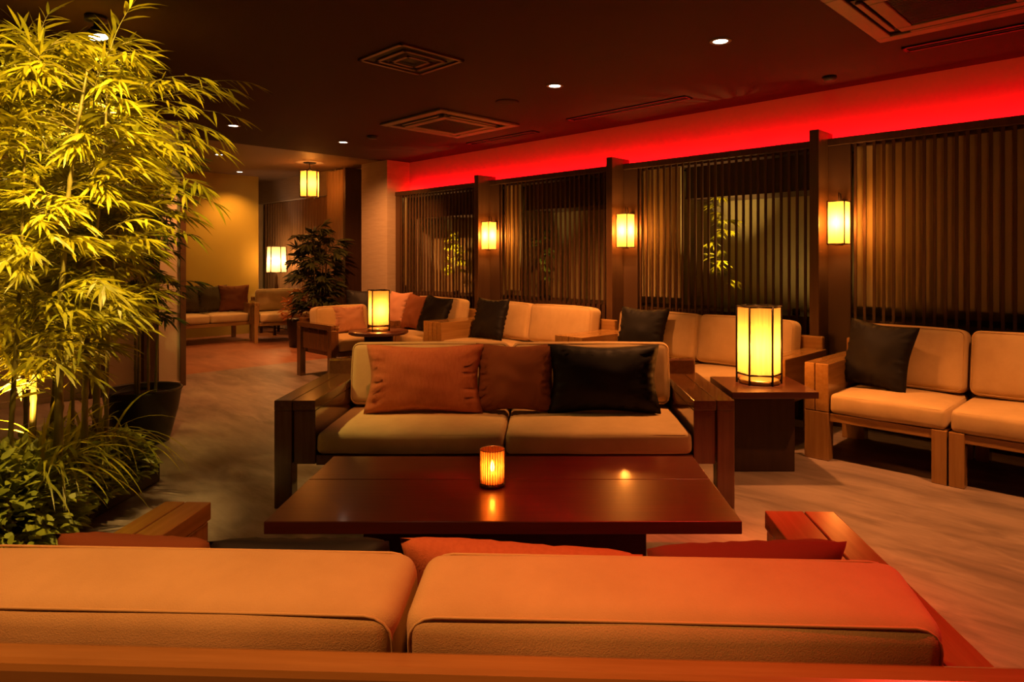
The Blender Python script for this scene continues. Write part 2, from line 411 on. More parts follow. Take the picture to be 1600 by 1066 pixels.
# ------------------------------------------------------------------ plants
def leaf(mb, p, d, L, wd, droop, rnd, seg=4):
    d = d.normalized(); side = d.cross(Vector((0, 0, 1)))
    side = side.normalized() if side.length > 1e-3 else Vector((1, 0, 0))
    roll = rnd.uniform(-.9, .9); up = side.cross(d); side = side*math.cos(roll) + up*math.sin(roll)
    prof = [.25, .95, 1.0, .62, 0] if seg == 4 else [.3, 1, .75, 0]
    vs = []; p = p.copy(); st = L/seg
    for i in range(seg + 1):
        hw = side*wd*.5*prof[i]
        if i < seg: vs += [p - hw, p + hw]
        else: vs.append(p.copy())
        d = (d + Vector((0, 0, -droop))).normalized(); p = p + d*st
    fs = [(2*i, 2*i + 1, 2*i + 3, 2*i + 2) for i in range(seg - 1)] + [(2*seg - 2, 2*seg - 1, 2*seg)]
    mb.add(vs, fs, True)
def bamboo(label, loc, H, lean, seed, nbr=22, zmin=.35, LL=(.10, .17), r0=.013, bl=(.25, .5), bias=None, lm='leaf', cm='culm', nleaf=7, group=None, name='bamboo', wl=.017, sub=2, extra=()):
    rnd = random.Random(seed); t = thing(name, label, 'plant', loc, 0, group)
    def P(u): return Vector((lean[0]*u**1.7, lean[1]*u**1.7, H*u)) + Vector((.02*math.sin(u*5 + seed), .02*math.cos(u*4 + seed), 0))*u
    st = MB(); N = max(6, int(H/.16)); pts = []; rs = []
    for i in range(N + 1):
        u = i/N; r = r0*(1 - .75*u)
        for du, k in ((-.012, 1.0), (0, 1.22), (.012, 1.0)):
            uu = min(1, max(0, u + du)); 
            if pts and (P(uu) - pts[-1]).length < 1e-4: continue
            pts.append(P(uu)); rs.append(r*k)
    st.tube(pts, rs, 7)
    lv = MB()
    brs = [(zmin + (1 - zmin)*((k + rnd.random())/nbr), None) for k in range(nbr)] + list(extra)
    for (u, fixed) in brs:
        b0 = P(u); 
        if fixed: d = Vector(fixed[0]).normalized(); Lb = fixed[1]
        else:
            az = rnd.uniform(0, 2*PI); d = Vector((math.cos(az), math.sin(az), rnd.uniform(.35, .95)))
            if bias: d += Vector(bias)*rnd.uniform(0, 1)
            d.normalize(); Lb = rnd.uniform(*bl)*(1.15 - .45*u)
        tw = [(b0, d, Lb)]
        for q in range(sub):
            a = Vector((rnd.uniform(-1, 1), rnd.uniform(-1, 1), rnd.uniform(-.2, .5)))
            tw.append((b0 + d*Lb*rnd.uniform(.25, .6), (d + a*.8).normalized(), Lb*rnd.uniform(.45, .7)))
        for (p, dd, Lt) in tw:
            pp = [p.copy()]; dc = dd.copy()
            for i in range(5):
                dc = (dc + Vector((0, 0, -.13))).normalized(); pp.append(pp[-1] + dc*Lt/5)
            st.tube(pp, [.0028, .0024, .002, .0017, .0014, .001], 3, caps=False)
            for q in range(nleaf):
                v = 1.2 + 3.8*(q + rnd.random())/nleaf; i = min(4, int(v)); b = pp[i].lerp(pp[i + 1], v - i)
                td = (pp[i + 1] - pp[i]).normalized(); sd = td.cross(Vector((0, 0, 1)))
                sd = (sd.normalized() if sd.length > 1e-3 else Vector((1, 0, 0)))*(1 if q % 2 else -1)
                ld = td*rnd.uniform(.5, 1) + sd*rnd.uniform(.3, .95) + Vector((0, 0, rnd.uniform(-.5, .15)))
                leaf(lv, b, ld, rnd.uniform(*LL), wl*rnd.uniform(.8, 1.2), rnd.uniform(.05, .22), rnd)
            for q in (-.35, 0, .35):
                leaf(lv, pp[-1], (pp[-1] - pp[-2]).normalized() + Vector((q, rnd.uniform(-.3, .3), rnd.uniform(-.25, .05))), rnd.uniform(*LL)*1.1, wl, rnd.uniform(.08, .2), rnd)
    st.build('stem', M[cm], t); lv.build('foliage', M[lm], t)
    return t
def bush(name, label, loc, rad, nlf, seed, LL, wl, lm, cat='plant', up=.6, group=None, kind=None):
    rnd = random.Random(seed); mb = MB()
    for i in range(nlf):
        a = rnd.uniform(0, 2*PI); e = math.acos(rnd.uniform(0, 1)); rr = rnd.uniform(.45, 1)**.6
        o = Vector((math.cos(a)*math.sin(e)*rad[0]*rr, math.sin(a)*math.sin(e)*rad[1]*rr, math.cos(e)*rad[2]*rr))
        d = Vector((math.cos(a)*math.sin(e), math.sin(a)*math.sin(e), math.cos(e)*up)) + Vector((rnd.uniform(-.7, .7), rnd.uniform(-.7, .7), rnd.uniform(-.3, .5)))
        leaf(mb, o, d, rnd.uniform(*LL), wl*rnd.uniform(.7, 1.3), rnd.uniform(.05, .3), rnd, 3)
    o = mb.build(name, M[lm]); o.location = loc; return tag(o, label, cat, group, kind)
def grass(label, loc, n, L, seed, bias, lm='leaf', group=None):
    rnd = random.Random(seed); mb = MB()
    for i in range(n):
        az = rnd.uniform(0, 2*PI); d = Vector((math.cos(az)*.6, math.sin(az)*.6, rnd.uniform(.8, 1.6))) + Vector(bias)*rnd.random()
        d.normalize(); p = Vector((rnd.uniform(-.05, .05), rnd.uniform(-.05, .05), 0)); LL_ = L*rnd.uniform(.6, 1.1)
        pts = []; side = Vector((-d.y, d.x, 0)).normalized(); seg = 9; vs = []
        for k in range(seg + 1):
            hw = side*.008*(1 - (k/seg)**2.2)
            if k < seg: vs += [p - hw, p + hw]
            else: vs.append(p.copy())
            d = (d + Vector((0, 0, -.22))).normalized(); p = p + d*LL_/seg
        mb.add(vs, [(2*k, 2*k + 1, 2*k + 3, 2*k + 2) for k in range(seg - 1)] + [(2*seg - 2, 2*seg - 1, 2*seg)], True)
    o = mb.build('ornamental_grass', M[lm]); o.location = loc; return tag(o, label, 'plant', group)

# ================================================================== the room
CZ = 2.58; CZB = 2.65
WN = 5.33          # upper right wall
SN0, SN1 = -7.7, 2.2
b = MB(); b.box((-7.79, -3.2, -.10), (SN1, 6.0, 0)); struct('floor', b, M['floor'], ROOM)
b = MB(); b.box((-12.6, -1.0, -.10), (-7.79, 6.0, 0)); struct('floor_back', b, M['floor_b'], ROOM)
b = MB(); b.box((-7.85, -3.2, CZ), (SN1, 6.0, CZ + .12)); struct('ceiling', b, M['ceil'], ROOM)
b = MB(); b.box((-12.6, -1.0, CZB), (-7.85, 6.0, CZB + .1)); struct('ceiling_back', b, M['ceil_b'], ROOM)
b = MB(); b.box((SN0, WN, 2.12), (SN1, WN + .12, CZ)); struct('wall_right', b, M['wall'], ROOM)
b = MB(); b.box((SN0, 5.72, 0), (SN1, 5.84, 2.12)); struct('wall_right_lower', b, M['niche'], ROOM)
b = MB(); b.box((-8.35, 4.97, 0), (SN0, 5.84, CZ)); struct('wall_end', b, M['stone'], ROOM)
b = MB(); b.box((-7.30, -3.2, 0), (-7.14, 2.24, CZ)); struct('wall_left', b, M['wall_l'], ROOM)
b = MB(); b.box((-7.32, 2.24, 0), (-7.12, 2.29, CZ)); struct('trim_1', b, M['post'], ROOM)
b = MB(); b.box((-11.5, 1.0, 0), (-11.35, 4.79, CZB)); struct('wall_back', b, M['wall_y'], ROOM)
b = MB(); b.box((-12.6, 5.40, 0), (-8.35, 5.55, CZB)); struct('wall_back_right', b, M['wall_l'], ROOM)
b = MB(); b.box((-12.6, 4.6, 0), (-12.45, 5.40, CZB)); struct('wall_back_end', b, M['wall_l'], ROOM)
b = MB(); b.box((-12.45, 5.22, 2.27), (-9.52, 5.40, CZB)); struct('trim_2', b, M['stone'], ROOM)
b = MB(); b.box((SN0, 5.12, 2.08), (SN1, WN + .02, 2.12)); struct('trim_3', b, M['tableside'], ROOM)
b = MB(); b.box((-7.14, -3.2, 0), (-7.125, 2.24, .05)); struct('baseboard_left', b, M['wall_l'], ROOM)
for k, n0 in enumerate((1.47, 1.90)):
    b = MB(); b.box((-7.14, n0, 0), (-7.04, n0 + .125, CZ)); struct('trim_%d' % (4 + k), b, M['tableside'], ROOM)

# ------------------------------------------------------------------ slatted wall
bays = [(-7.69, -5.841), (-5.771, -3.923), (-3.853, -2.005), (-1.935, -.087), (-.017, 1.83)]
bay_label = ['dark vertical slat screen behind the corner sofa, beside the pale stone wall',
             'dark vertical slat screen behind the bench sofa with the shadowed plant niche',
             'dark vertical slat screen with the tall lit bamboo showing through it',
             'wide slat screen with olive backing behind the right wall sofa',
             'slat screen continuing past the right wall sofa']
for k, (a, c) in enumerate(bays):
    t = thing('slat_screen', bay_label[k], 'screen', (0, 0, 0), TH, 'slat screens along the right wall')
    L = c - a; pw = .165 if k else .10
    b = MB(); x = a + pw + .02
    while x < c - .02:
        b.box((x, 5.10, .02), (x + .020, 5.111, 2.10)); x += .0645
    b.build('slats', M['slat'], t)
    b = MB(); b.box((a, 5.095, 0), (a + pw, 5.13, 2.10), .003); b.build('lamp_panel', M['panel'], t)
    b = MB(); b.box((a, 5.085, 2.10), (c, 5.125, 2.155), .004); b.build('top_rail', M['slat'], t)
    b = MB(); b.box((a, 5.16, 0), (c, 5.20, .80)); b.build('lower_panel', M['panel'], t)
    b = MB(); b.box((a, 5.201, .78), (c, 5.70, .80)); b.build('niche_sill', M['panel'], t)
    pa, pb = (a + pw, c) if k >= 3 else (a + pw, a + pw + (.02, .26, .42)[k])
    b = MB(); b.box((pa, 5.17, .90), (pb, 5.20, 2.10)); b.build('back_panel', M['niche'], t)
    if k < 3:
        h0 = a + pw + (.02, .26, .42)[k]
        b = MB(); b.box((h0, 5.26, 1.81), (c, 5.31, 2.08)); b.box((h0, 5.25, 1.795), (c, 5.70, 1.812)); b.build('niche_header', M['tableside'], t)
for k, s in enumerate((-5.841, -3.923, -2.005, -.087)):
    t = thing('post', ['bronze post between the corner sofa and the bench sofa, left of the farthest wall lantern',
                       'bronze post left of the middle wall lantern', 'bronze post left of the nearest wall lantern, tallest in view',
                       'bronze post beyond the right wall sofa'][k], 'post', (0, 0, 0), TH, 'bronze posts of the slatted wall')
    b = MB(); b.box((s, 4.92, 0), (s + .07, 5.19, 2.205), .004); b.build('shaft', M['post'], t)
# red light strip in the cove
t = thing('led_strip', 'red light strip glowing along the top of the slatted wall', 'light strip', (0, 0, 0), TH)
b = MB(); b.box((SN0 + .02, 5.208, 2.121), (SN1 - .05, 5.214, 2.148)); b.build('emitter', M['led'], t)
b = MB(); b.box((SN0 + .02, 5.20, 2.120), (SN1 - .05, 5.2075, 2.146)); b.build('channel', M['metal'], t)

# wall lanterns
for k, s in enumerate((-5.66, -3.745, -1.815)):
    p = sn(s, 4.985, 1.36)
    t = lantern('wall_lantern', ['square paper wall lantern, farthest of three, beside the corner sofa post',
                                 'square paper wall lantern on the middle post between two bench sofas',
                                 'square paper wall lantern nearest the right wall sofa, largest of three'][k],
                p, TH, 4, .085, .31, 0.0, PI/4, 28, 'lamp', False, 'wall lanterns on the slatted wall', base=False, bulb_z=.5, emit_rad=.045)
    b = MB(); b.box((-.012, .055, .26), (.012, .112, .284)); b.tube([(0, .06, .272), (0, .03, .37), (0, .0, .375), (0, 0, .31)], .004, 6)
    b.box((-.025, .098, .22), (.025, .111, .32), .003); b.build('bracket', M['metal'], t)
    b = MB(); b.lathe([(.03, -.012), (.035, -.004), (.035, .0)], 20); b.build('bottom_cap', M['brass'], t)

# ------------------------------------------------------------------ niche plants with their uplights
def uplight(label, loc, direction, power, angle, col, group=None, rz=0, stake=0):
    t = thing('uplight', label, 'lamp', loc, rz, group)
    b = MB(); b.lathe([(.028, 0), (.03, .01), (.03, .05), (.026, .052), (.02, .045)], 16)
    if stake: b.tube([(0, 0, -stake), (0, 0, 0)], .006, 6)
    b.build('housing', M['metal'], t)
    light('SPOT', 'bulb', t, (0, 0, .07), power, col, direction, angle, 1.0, .02)
    return t
YG = (1.0, .66, .20)
bamboo('slim bamboo standing in the lit niche of the tall bamboo screen', sn(-3.02, 5.42, .80), 1.0, (.03, 0), 301, 14, .2, (.08, .13), .006, (.08, .15), None, nleaf=5, group='bamboo in the wall niches', sub=1)
bamboo('bushy bamboo in the niche behind the corner sofa', sn(-6.85, 5.42, .80), .80, (.03, 0), 302, 16, .3, (.07, .11), .006, (.08, .14), None, nleaf=6, group='bamboo in the wall niches', sub=2)
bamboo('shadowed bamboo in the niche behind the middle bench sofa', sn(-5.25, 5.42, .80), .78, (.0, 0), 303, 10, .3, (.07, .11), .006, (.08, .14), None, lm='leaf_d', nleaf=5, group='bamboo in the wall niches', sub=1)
for (s, pw, lb) in ((-2.75, 130, 'small black uplight beside the slim niche bamboo'), (-6.6, 120, 'small black uplight beside the bushy niche bamboo'), (-5.0, 30, 'small black uplight beside the shadowed niche bamboo')):
    uplight(lb, sn(s, 5.26, .80), (-.30, .06, 1), pw, 75, YG, 'niche uplights', TH)
uplight('added fill uplight, unseen at the right end of the slim bamboo niche', sn(-2.25, 5.26, .80), (-.1, .45, 1), 6, 150, YG, 'niche uplights', TH)  # added lamp, lifts the dark right part of the niche backing

# ------------------------------------------------------------------ wall sofas
SOFA_N = 4.18
def wall_sofa(label, s0, s1, **k):
    p = sn((s0 + s1)/2, SOFA_N); return sofa(label, p, TH, s1 - s0, .72, **k)
GS = 'sofas along the slatted wall'
wall_sofa('beige sofa end module with wooden arm, left of the joint at the right wall', -1.735, -.945, aw=(.15, 0), nseat=1, seed=11, group=GS, back_top=.80)
wall_sofa('beige armless sofa module cut off by the right edge of the photo', -.935, .0, aw=(0, .15), nseat=1, seed=15, group=GS, back_top=.80)
wall_sofa('beige two-seat sofa under the tall lit bamboo screen, behind the near lantern', -3.735, -1.86, seed=21, group=GS)
wall_sofa('beige two-seat sofa between the two farther wall lanterns', -5.63, -3.745, seed=31, group=GS)
wall_sofa('beige two-seat sofa in the far corner beside the stone wall', -7.50, -5.64, seed=41, group=GS, aw=(.0, .15))
p = sn(-6.15, 3.73); sofa('beige wooden-armed chair beside the round table with the square lantern', p, TH + PI/2, .82, .74, aw=(.09, .09), arm_h=.58,
     seat_top=.43, back_top=.72, nseat=1, wood='wood_dk', style='box', name='armchair', cat='armchair', seed=51, legw=.06)

# centre sofa
sofa('large beige two-seat sofa in the middle with glossy box arms', (-.198, 3.33, 0), 0, 2.305, .83, aw=(.205, .205), arm_h=.542, seat_top=.378, seat_t=.108,
     back_top=.735, nseat=2, bt=.17, wood='wood_dk', style='box', seed=61, legw=.088)
# near sofa, seen from behind
RZ = PI - math.radians(2.4)
sofa('beige two-seat sofa seen from behind, closest to the camera', (-.145, 1.885, 0), RZ, 1.90, .985, aw=(.19, .135), arm_h=.55, seat_top=.40, seat_t=.12,
     back_top=.738, nseat=2, bt=.165, tilt=.17, wood='wood', style='box', seed=71, br=.03, rail_top=.69, legw=.08)
# back room
p = sn(-10.22, 3.62); sofa('low beige sofa against the ochre wall of the back room', p, TH + PI/2 + .0, 1.3, .82, aw=(.09, .09), arm_h=.58, seat_top=.43, back_top=.78,
     nseat=2, seed=81, group=None, style='box', legw=.05)
p = sn(-9.75, 4.52); sofa('beige wooden-armed chair angled below the tall table lamp', p, TH + PI/2 - .30, .86, .8, aw=(.07, .07), arm_h=.60, seat_top=.43, back_top=.76,
     nseat=1, seed=85, style='box', name='armchair', cat='armchair', legw=.05)

# ------------------------------------------------------------------ pillows
ZS = .39
pillow('rust orange lumbar pillow at the left of the middle sofa', M['orange'], .66, .385, .17, (-.672, 3.70, ZS), .02, -.20, 0, 1)
pillow('brown pillow in the centre of the middle sofa', M['brown'], .46, .385, .15, (-.165, 3.735, ZS), -.05, -.2, 0, 2)
pillow('black satin lumbar pillow at the right of the middle sofa', M['black'], .63, .385, .17, (.335, 3.70, ZS), -.02, -.2, 0, 3)
GP = 'black pillows on the wall sofas'
def sp(s, n, z=.435): return sn(s, n, z)
pillow('black pillow propped on the right wall sofa by its wooden arm', M['black'], .43, .43, .15, sp(-1.43, 4.45), TH - .12, -.3, .08, 4, GP)
pillow('black pillow at the left end of the sofa under the lit bamboo screen', M['black'], .47, .43, .15, sp(-3.24, 4.47), TH + .05, -.3, 0, 5, GP)
pillow('black pillow at the left end of the sofa between the two farther wall lanterns', M['black'], .46, .43, .15, sp(-5.13, 4.47), TH + .05, -.3, 0, 6, GP)
pillow('dusty pink pillow on the corner sofa, behind the square lantern', M['rose'], .46, .44, .15, sp(-6.85, 4.50), TH, -.3, 0, 7)
pillow('brown pillow on the corner sofa between the pink and the black one', M['brown'], .44, .42, .14, sp(-6.45, 4.48), TH, -.3, .05, 8)
pillow('black pillow on the corner sofa, right of the brown one', M['black'], .46, .42, .15, sp(-6.05, 4.44), TH + .05, -.34, .08, 9)
pillow('black pillow standing behind the wooden-armed chair, left of the square lantern', M['black'], .44, .45, .14, sp(-7.33, 4.36), TH + .8, -.28, 0, 10)
pillow('small pink pillow in the wooden-armed chair', M['rose'], .40, .30, .13, sn(-6.60, 3.80, .445), TH + PI/2, -.25, 0, 11)
# back room
pillow('olive pillow on the back room sofa, left of the brown one', M['olive'], .46, .42, .15, sn(-10.62, 3.42, .445), TH + PI/2, -.25, 0, 12)
pillow('dark olive pillow in the middle of the back room sofa', M['olive'], .46, .42, .15, sn(-10.60, 3.80, .445), TH + PI/2, -.25, 0, 13)
pillow('brown pillow at the right end of the back room sofa', M['brown'], .44, .42, .15, sn(-10.50, 4.06, .445), TH + PI/2 - .3, -.25, 0, 14)
# on the near sofa
def npil(label, m, x, y, wd, seed, ht=.34, z=.415, lean=-.45, roll=0, rz=0):
    pillow(label, m, wd, ht, .14, (x, y, z), RZ + rz, lean, roll, seed, wave=.15)
npil('brown pillow peeking over the near sofa back beside its left arm', M['brown'], -.80, 1.42, .30, 21, .335, roll=-.05)
npil('black pillow lying low behind the near sofa back', M['black'], -.46, 1.42, .36, 22, .325, roll=.03)
npil('rust pillow peeking over the near sofa back below the candle', M['orange'], -.06, 1.40, .46, 23, .325, roll=-.07)
npil('dark red pillow peeking over the near sofa back beside its right arm', M['red'], .42, 1.42, .38, 24, .315, roll=.08)

# ------------------------------------------------------------------ tables
t = thing('coffee_table', 'long dark mahogany coffee table in front of the middle sofa', 'table', (-.133, 2.155, 0))
b = MB(); b.box((-.775, 0, .358), (.775, .412, .40), .003); b.box((-.775, .4145, .358), (.775, .715, .40), .003); b.build('tabletop', M['table'], t)
b = MB(); b.box((-.48, .10, 0), (.48, .62, .357), .003); b.build('pedestal', M['tableside'], t)
t = thing('side_table', 'square dark side table under the hexagonal lantern', 'table', (1.305, 4.0, 0))
b = MB(); b.box((-.245, -.25, .462), (.245, .25, .50), .003); b.build('tabletop', M['table'], t)
b = MB(); b.box((-.19, -.09, 0), (.17, .2, .461), .006); b.build('pedestal', M['tableside'], t)
t = thing('round_table', 'round dark side table under the square lantern, behind the middle sofa', 'table', (-1.645, 6.62, 0))
b = MB(); b.lathe([(.27, .505), (.29, .515), (.29, .535), (.284, .54), (0, .54)], 40); b.build('tabletop', M['table'], t)
b = MB(); b.lathe([(.19, 0), (.19, .015), (.14, .03), (.14, .505)], 32); b.build('pedestal', M['tableside'], t)

# table lanterns
lantern('table_lantern', 'hexagonal paper table lantern on the square side table', (1.305, 4.04, .5005), 0, 6, .130, .405, .058, math.radians(-12), 18, bulb_z=.40, emit_rad=.035)
lantern('table_lantern', 'square paper table lantern on the round side table', (-1.645, 6.62, .5405), 0, 4, .118, .345, .055, math.radians(-106), 12, bulb_z=.42)
# candle holder
t = thing('candle_holder', 'small glowing ribbed amber glass candle holder on the coffee table', 'candle', (-.194, 2.50, .4005))
b = MB(); R = .0445; n = 60
vs = []; 
for z in (.012, .135):
    for k in range(n):
        r = R*(1 + (.035 if k % 2 else -.02)); a = 2*PI*k/n; vs.append((r*math.cos(a), r*math.sin(a), z))
b.add(vs, [(k, (k + 1) % n, n + (k + 1) % n, n + k) for k in range(n)]); b.build('glass', M['amber'], t)
b = MB(); b.lathe([(.040, 0), (.047, .002), (.047, .012), (.03, .013)], 40)
for z in (.136, .014): b.tube([(R*1.02*math.cos(2*PI*k/40), R*1.02*math.sin(2*PI*k/40), z) for k in range(40)], .0016, 6, closed=True)
for k in range(30):
    a = 2*PI*k/30; b.tube([(R*1.05*math.cos(a), R*1.05*math.sin(a), .012), (R*1.05*math.cos(a), R*1.05*math.sin(a), .136)], .0013, 4)
b.build('wire_cage', M['bronze'], t)
b = MB(); b.lathe([(.024, .013), (.024, .045), (.02, .047), (0, .046)], 24); b.build('candle', M['wax'], t)
b = MB(); b.lathe([(0, .05), (.006, .056), (.0085, .066), (.006, .08), (.002, .092), (0, .096)], 12); b.build('flame', M['flame'], t)
light('POINT', 'candle_light', t, (0, 0, .085), 1.1, (1, .30, .05), rad=.012)

# back room lamps
t = thing('table_lamp', 'tall shaded table lamp glowing before the curtain in the back room', 'lamp', (-4.50, 11.2, .62))
b = MB(); b.lathe([(.08, 0), (.08, .02), (.03, .03), (.022, .08), (.03, .16), (.018, .22), (.022, .32), (.012, .36), (.008, .42)], 20); b.build('base', M['bronze'], t)
n = 6; c = [(.16*math.cos(.3 + 2*PI*k/n), .16*math.sin(.3 + 2*PI*k/n)) for k in range(n)]
b = MB(); b.add([(x, y, .41) for (x, y) in c] + [(x*.92, y*.92, .84) for (x, y) in c], [(k, (k + 1) % n, n + (k + 1) % n, n + k) for k in range(n)]); b.build('lamp_shade', M['shade_t'], t)
b = MB()
for k in range(n):
    q = (k + 1) % n
    b.tube([(*c[k], .41), (*c[q], .41)], .005, 4); b.tube([(c[k][0]*.92, c[k][1]*.92, .84), (c[q][0]*.92, c[q][1]*.92, .84)], .005, 4)
    b.tube([(*c[k], .41), (c[k][0]*.92, c[k][1]*.92, .84)], .008, 4)
b.build('frame', M['metal'], t)
light('POINT', 'bulb', t, (0, 0, .60), 22, (1, .6, .3), rad=.04)
t = thing('console_table', 'narrow dark console holding the tall table lamp', 'table', (-4.50, 11.2, 0), TH)
b = MB(); b.box((-.28, -.17, .58), (.28, .17, .62), .004); b.build('tabletop', M['tableside'], t)
for sx in (-1, 1):
    for sy in (-1, 1):
        b = MB(); b.box((sx*.26 - .018, sy*.15 - .018, 0), (sx*.26 + .018, sy*.15 + .018, .579)); b.build('leg', M['tableside'], t)
pl = lantern('pendant_lantern', 'square paper pendant lantern hanging from the back room ceiling', (-3.40, 9.66, 2.15), .25, 6, .138, .375, .0, 0.35, 24, 'lamp', False, base=False, bulb_z=.5, bar=.009)
b = MB(); b.tube([(0, 0, .375), (0, 0, .49)], .006, 6); b.lathe([(.012, .40), (.02, .41), (.012, .42)], 12)
for k in range(6):
    a = .35 + 2*PI*k/6; b.tube([(.138*math.cos(a), .138*math.sin(a), .376), (0, 0, .40)], .004, 4)
b.build('hanging_rod', M['metal'], pl)
b = MB(); b.lathe([(.09, .488), (.09, .4985), (.0, .4985)], 28); b.build('ceiling_plate', M['metal'], pl)
b = MB(); b.lathe([(.05, -.02), (.055, -.008), (.055, 0)], 24); b.build('bottom_cap', M['brass'], pl)

# curtains
def curtain(label, p0, p1, z0, z1, m, waves, amp, seed):
    rnd = random.Random(seed); mb = MB(); n = waves*8; vs = []
    a = Vector((*p0, 0)); d = Vector((*p1, 0)) - a; nr = Vector((-d.y, d.x, 0)).normalized()
    ph = [rnd.uniform(-.8, .8) for _ in range(waves + 2)]
    for j in range(7):
        z = z0 + (z1 - z0)*j/6
        for i in range(n + 1):
            u = i/n; w_ = u*waves; k = int(w_); o = amp*math.sin(2*PI*w_ + ph[k]*(1 - abs(2*(w_ - k) - 1)))*(1 - .25*j/6)
            q = a + d*u + nr*o; vs.append((q.x, q.y, z))
    mb.add(vs, [(j*(n + 1) + i, j*(n + 1) + i + 1, (j + 1)*(n + 1) + i + 1, (j + 1)*(n + 1) + i) for j in range(6) for i in range(n)], True)
    o = mb.build('curtain', m); return tag(o, label, 'curtain', 'back room curtains')
q = sn(-9.02, 5.12); r = sn(-9.62, 5.12)
curtain('pale sheer curtain beside the pale stone wall', (q.x, q.y), (r.x, r.y), .02, 2.6, M['curtain'], 6, .035, 3)
q = sn(-9.66, 5.31); r = sn(-12.3, 5.31)
curtain('dark brown pleated curtain behind the tall table lamp', (q.x, q.y), (r.x, r.y), .02, 2.26, M['curtain_d'], 26, .035, 4)
b = MB(); b.box((-8.98, 5.04, 0), (-8.92, 5.40, 2.60), .004); struct('trim_6', b, M['tableside'], ROOM)

# ------------------------------------------------------------------ ceiling fittings
def downlight(label, p, power, angle=75, direction=(0, 0, -1), group='recessed downlights', rad=.035, col=DOWN, blend=.75, z=None):
    t = thing('downlight', label, 'lamp', (p[0], p[1], z or CZ), 0, group)
    b = MB(); b.lathe([(.045, -.002), (.046, -.006), (.062, -.006), (.066, -.003), (.066, -.0005), (.045, -.0005)], 28); b.build('trim_ring', M['white'], t)
    b = MB(); b.lathe([(0, -.003), (.044, -.003), (.044, -.001)], 24); b.build('lens', M['dl'], t)
    light('SPOT', 'bulb', t, (0, 0, -.02), power*P_DOWN, col, direction, angle, blend, rad)
    return t
downlight('round recessed downlight nearest the large ceiling cassette', (1.075, 4.056), 120, 80)
downlight('round recessed downlight above the wall sofas between two line diffusers', (.083, 5.10), 190, 90, (-.15, .5, -1))
downlight('round recessed downlight nearest the stone wall end', (-2.28, 7.56), 150, 95, (.05, .7, -1))
downlight('round recessed downlight near the back room opening', (-3.09, 6.62), 110, 95)
# further along the same ceiling, out of the picture overhead; the two red ones are added for their tint
downlight('round recessed downlight overhead in front of the middle sofa', (-.75, 2.95), 50, 44, (.06, .55, -1))
downlight('round recessed downlight overhead above the near sofa back', (-.75, .45), 85, 85, (.0, .15, -1), col=(1, .36, .085))
downlight('added red fill light, unseen overhead to the right of the near sofa', (1.35, 1.15), 75, 85, (-.15, .1, -1), col=(1, .035, .02))  # added lamp, reddens the right end of the near sofa
downlight('added red fill light, unseen overhead above the right end of the coffee table', (.75, 2.5), 125, 46, (-.05, -.05, -1), col=(1, .03, .015))  # added lamp, puts red on the table top
downlight('round recessed downlight overhead above the right wall sofa', (2.35, 2.75), 140, 90)
downlight('round recessed downlight in the back room ceiling', sn(-9.3, 3.4), 70, 70, z=CZB, col=(1, .36, .10))
downlight('round recessed downlight close to the ochre wall', sn(-10.9, 4.3), 50, 120, z=CZB, col=(1, .45, .10))
# adjustable spot over the bamboo
t = thing('ceiling_spotlight', 'adjustable ceiling spotlight hanging above the tall bamboo', 'lamp', (-2.45, 3.64, CZ))
b = MB(); b.lathe([(.055, -.002), (.055, -.03), (.03, -.034), (.012, -.036)], 24); b.tube([(0, 0, -.03), (0, 0, -.085)], .012, 8); b.build('mount', M['metal'], t)
hd = MB(); hd.lathe([(.03, .05), (.05, .03), (.062, -.004), (.056, -.006), (.05, .0)], 24); ho = hd.build('lamp_head', M['metal'], t)
ho.location = (.015, 0, -.115); ho.rotation_euler = (0, -.22, 0)
b = MB(); b.lathe([(0, -.001), (.049, -.001), (.049, .003)], 24); lo = b.build('lens', M['dl'], ho)
light('SPOT', 'bulb', t, (.0, -.01, -.13), 260, (1.0, .64, .15), (-.05, -.30, -1), 130, .8, .04)
def track_spot(label, p, direction, power, angle, col):
    t = thing('ceiling_spotlight', label, 'lamp', (p[0], p[1], CZ)); d = Vector(direction).normalized()
    b = MB(); b.lathe([(.055, -.002), (.055, -.03), (.03, -.034), (.012, -.036)], 24); b.tube([(0, 0, -.03), (0, 0, -.085)], .012, 8); b.build('mount', M['metal'], t)
    hd = MB(); hd.lathe([(.03, .05), (.05, .03), (.062, -.004), (.056, -.006), (.05, .0)], 24); ho = hd.build('lamp_head', M['metal'], t)
    ho.location = (0, 0, -.115); ho.rotation_euler = d.to_track_quat('-Z', 'Y').to_euler()
    b = MB(); b.lathe([(0, -.001), (.049, -.001), (.049, .003)], 24); b.build('lens', M['dl'], ho)
    light('SPOT', 'bulb', t, tuple(Vector((0, 0, -.115)) + d*.03), power, col, direction, angle, .7, .04)
track_spot('adjustable ceiling spotlight overhead, aimed left at the bamboo', (-1.05, 1.9), (-1.36, 1.18, -.75), 560, 66, (1.0, .62, .12))
track_spot('added fill spotlight, unseen overhead, aimed down at the ground shrubs', (-1.45, 2.35), (-.75, .5, -2.1), 300, 44, (1.0, .62, .16))  # added lamp, brightens the ground cover
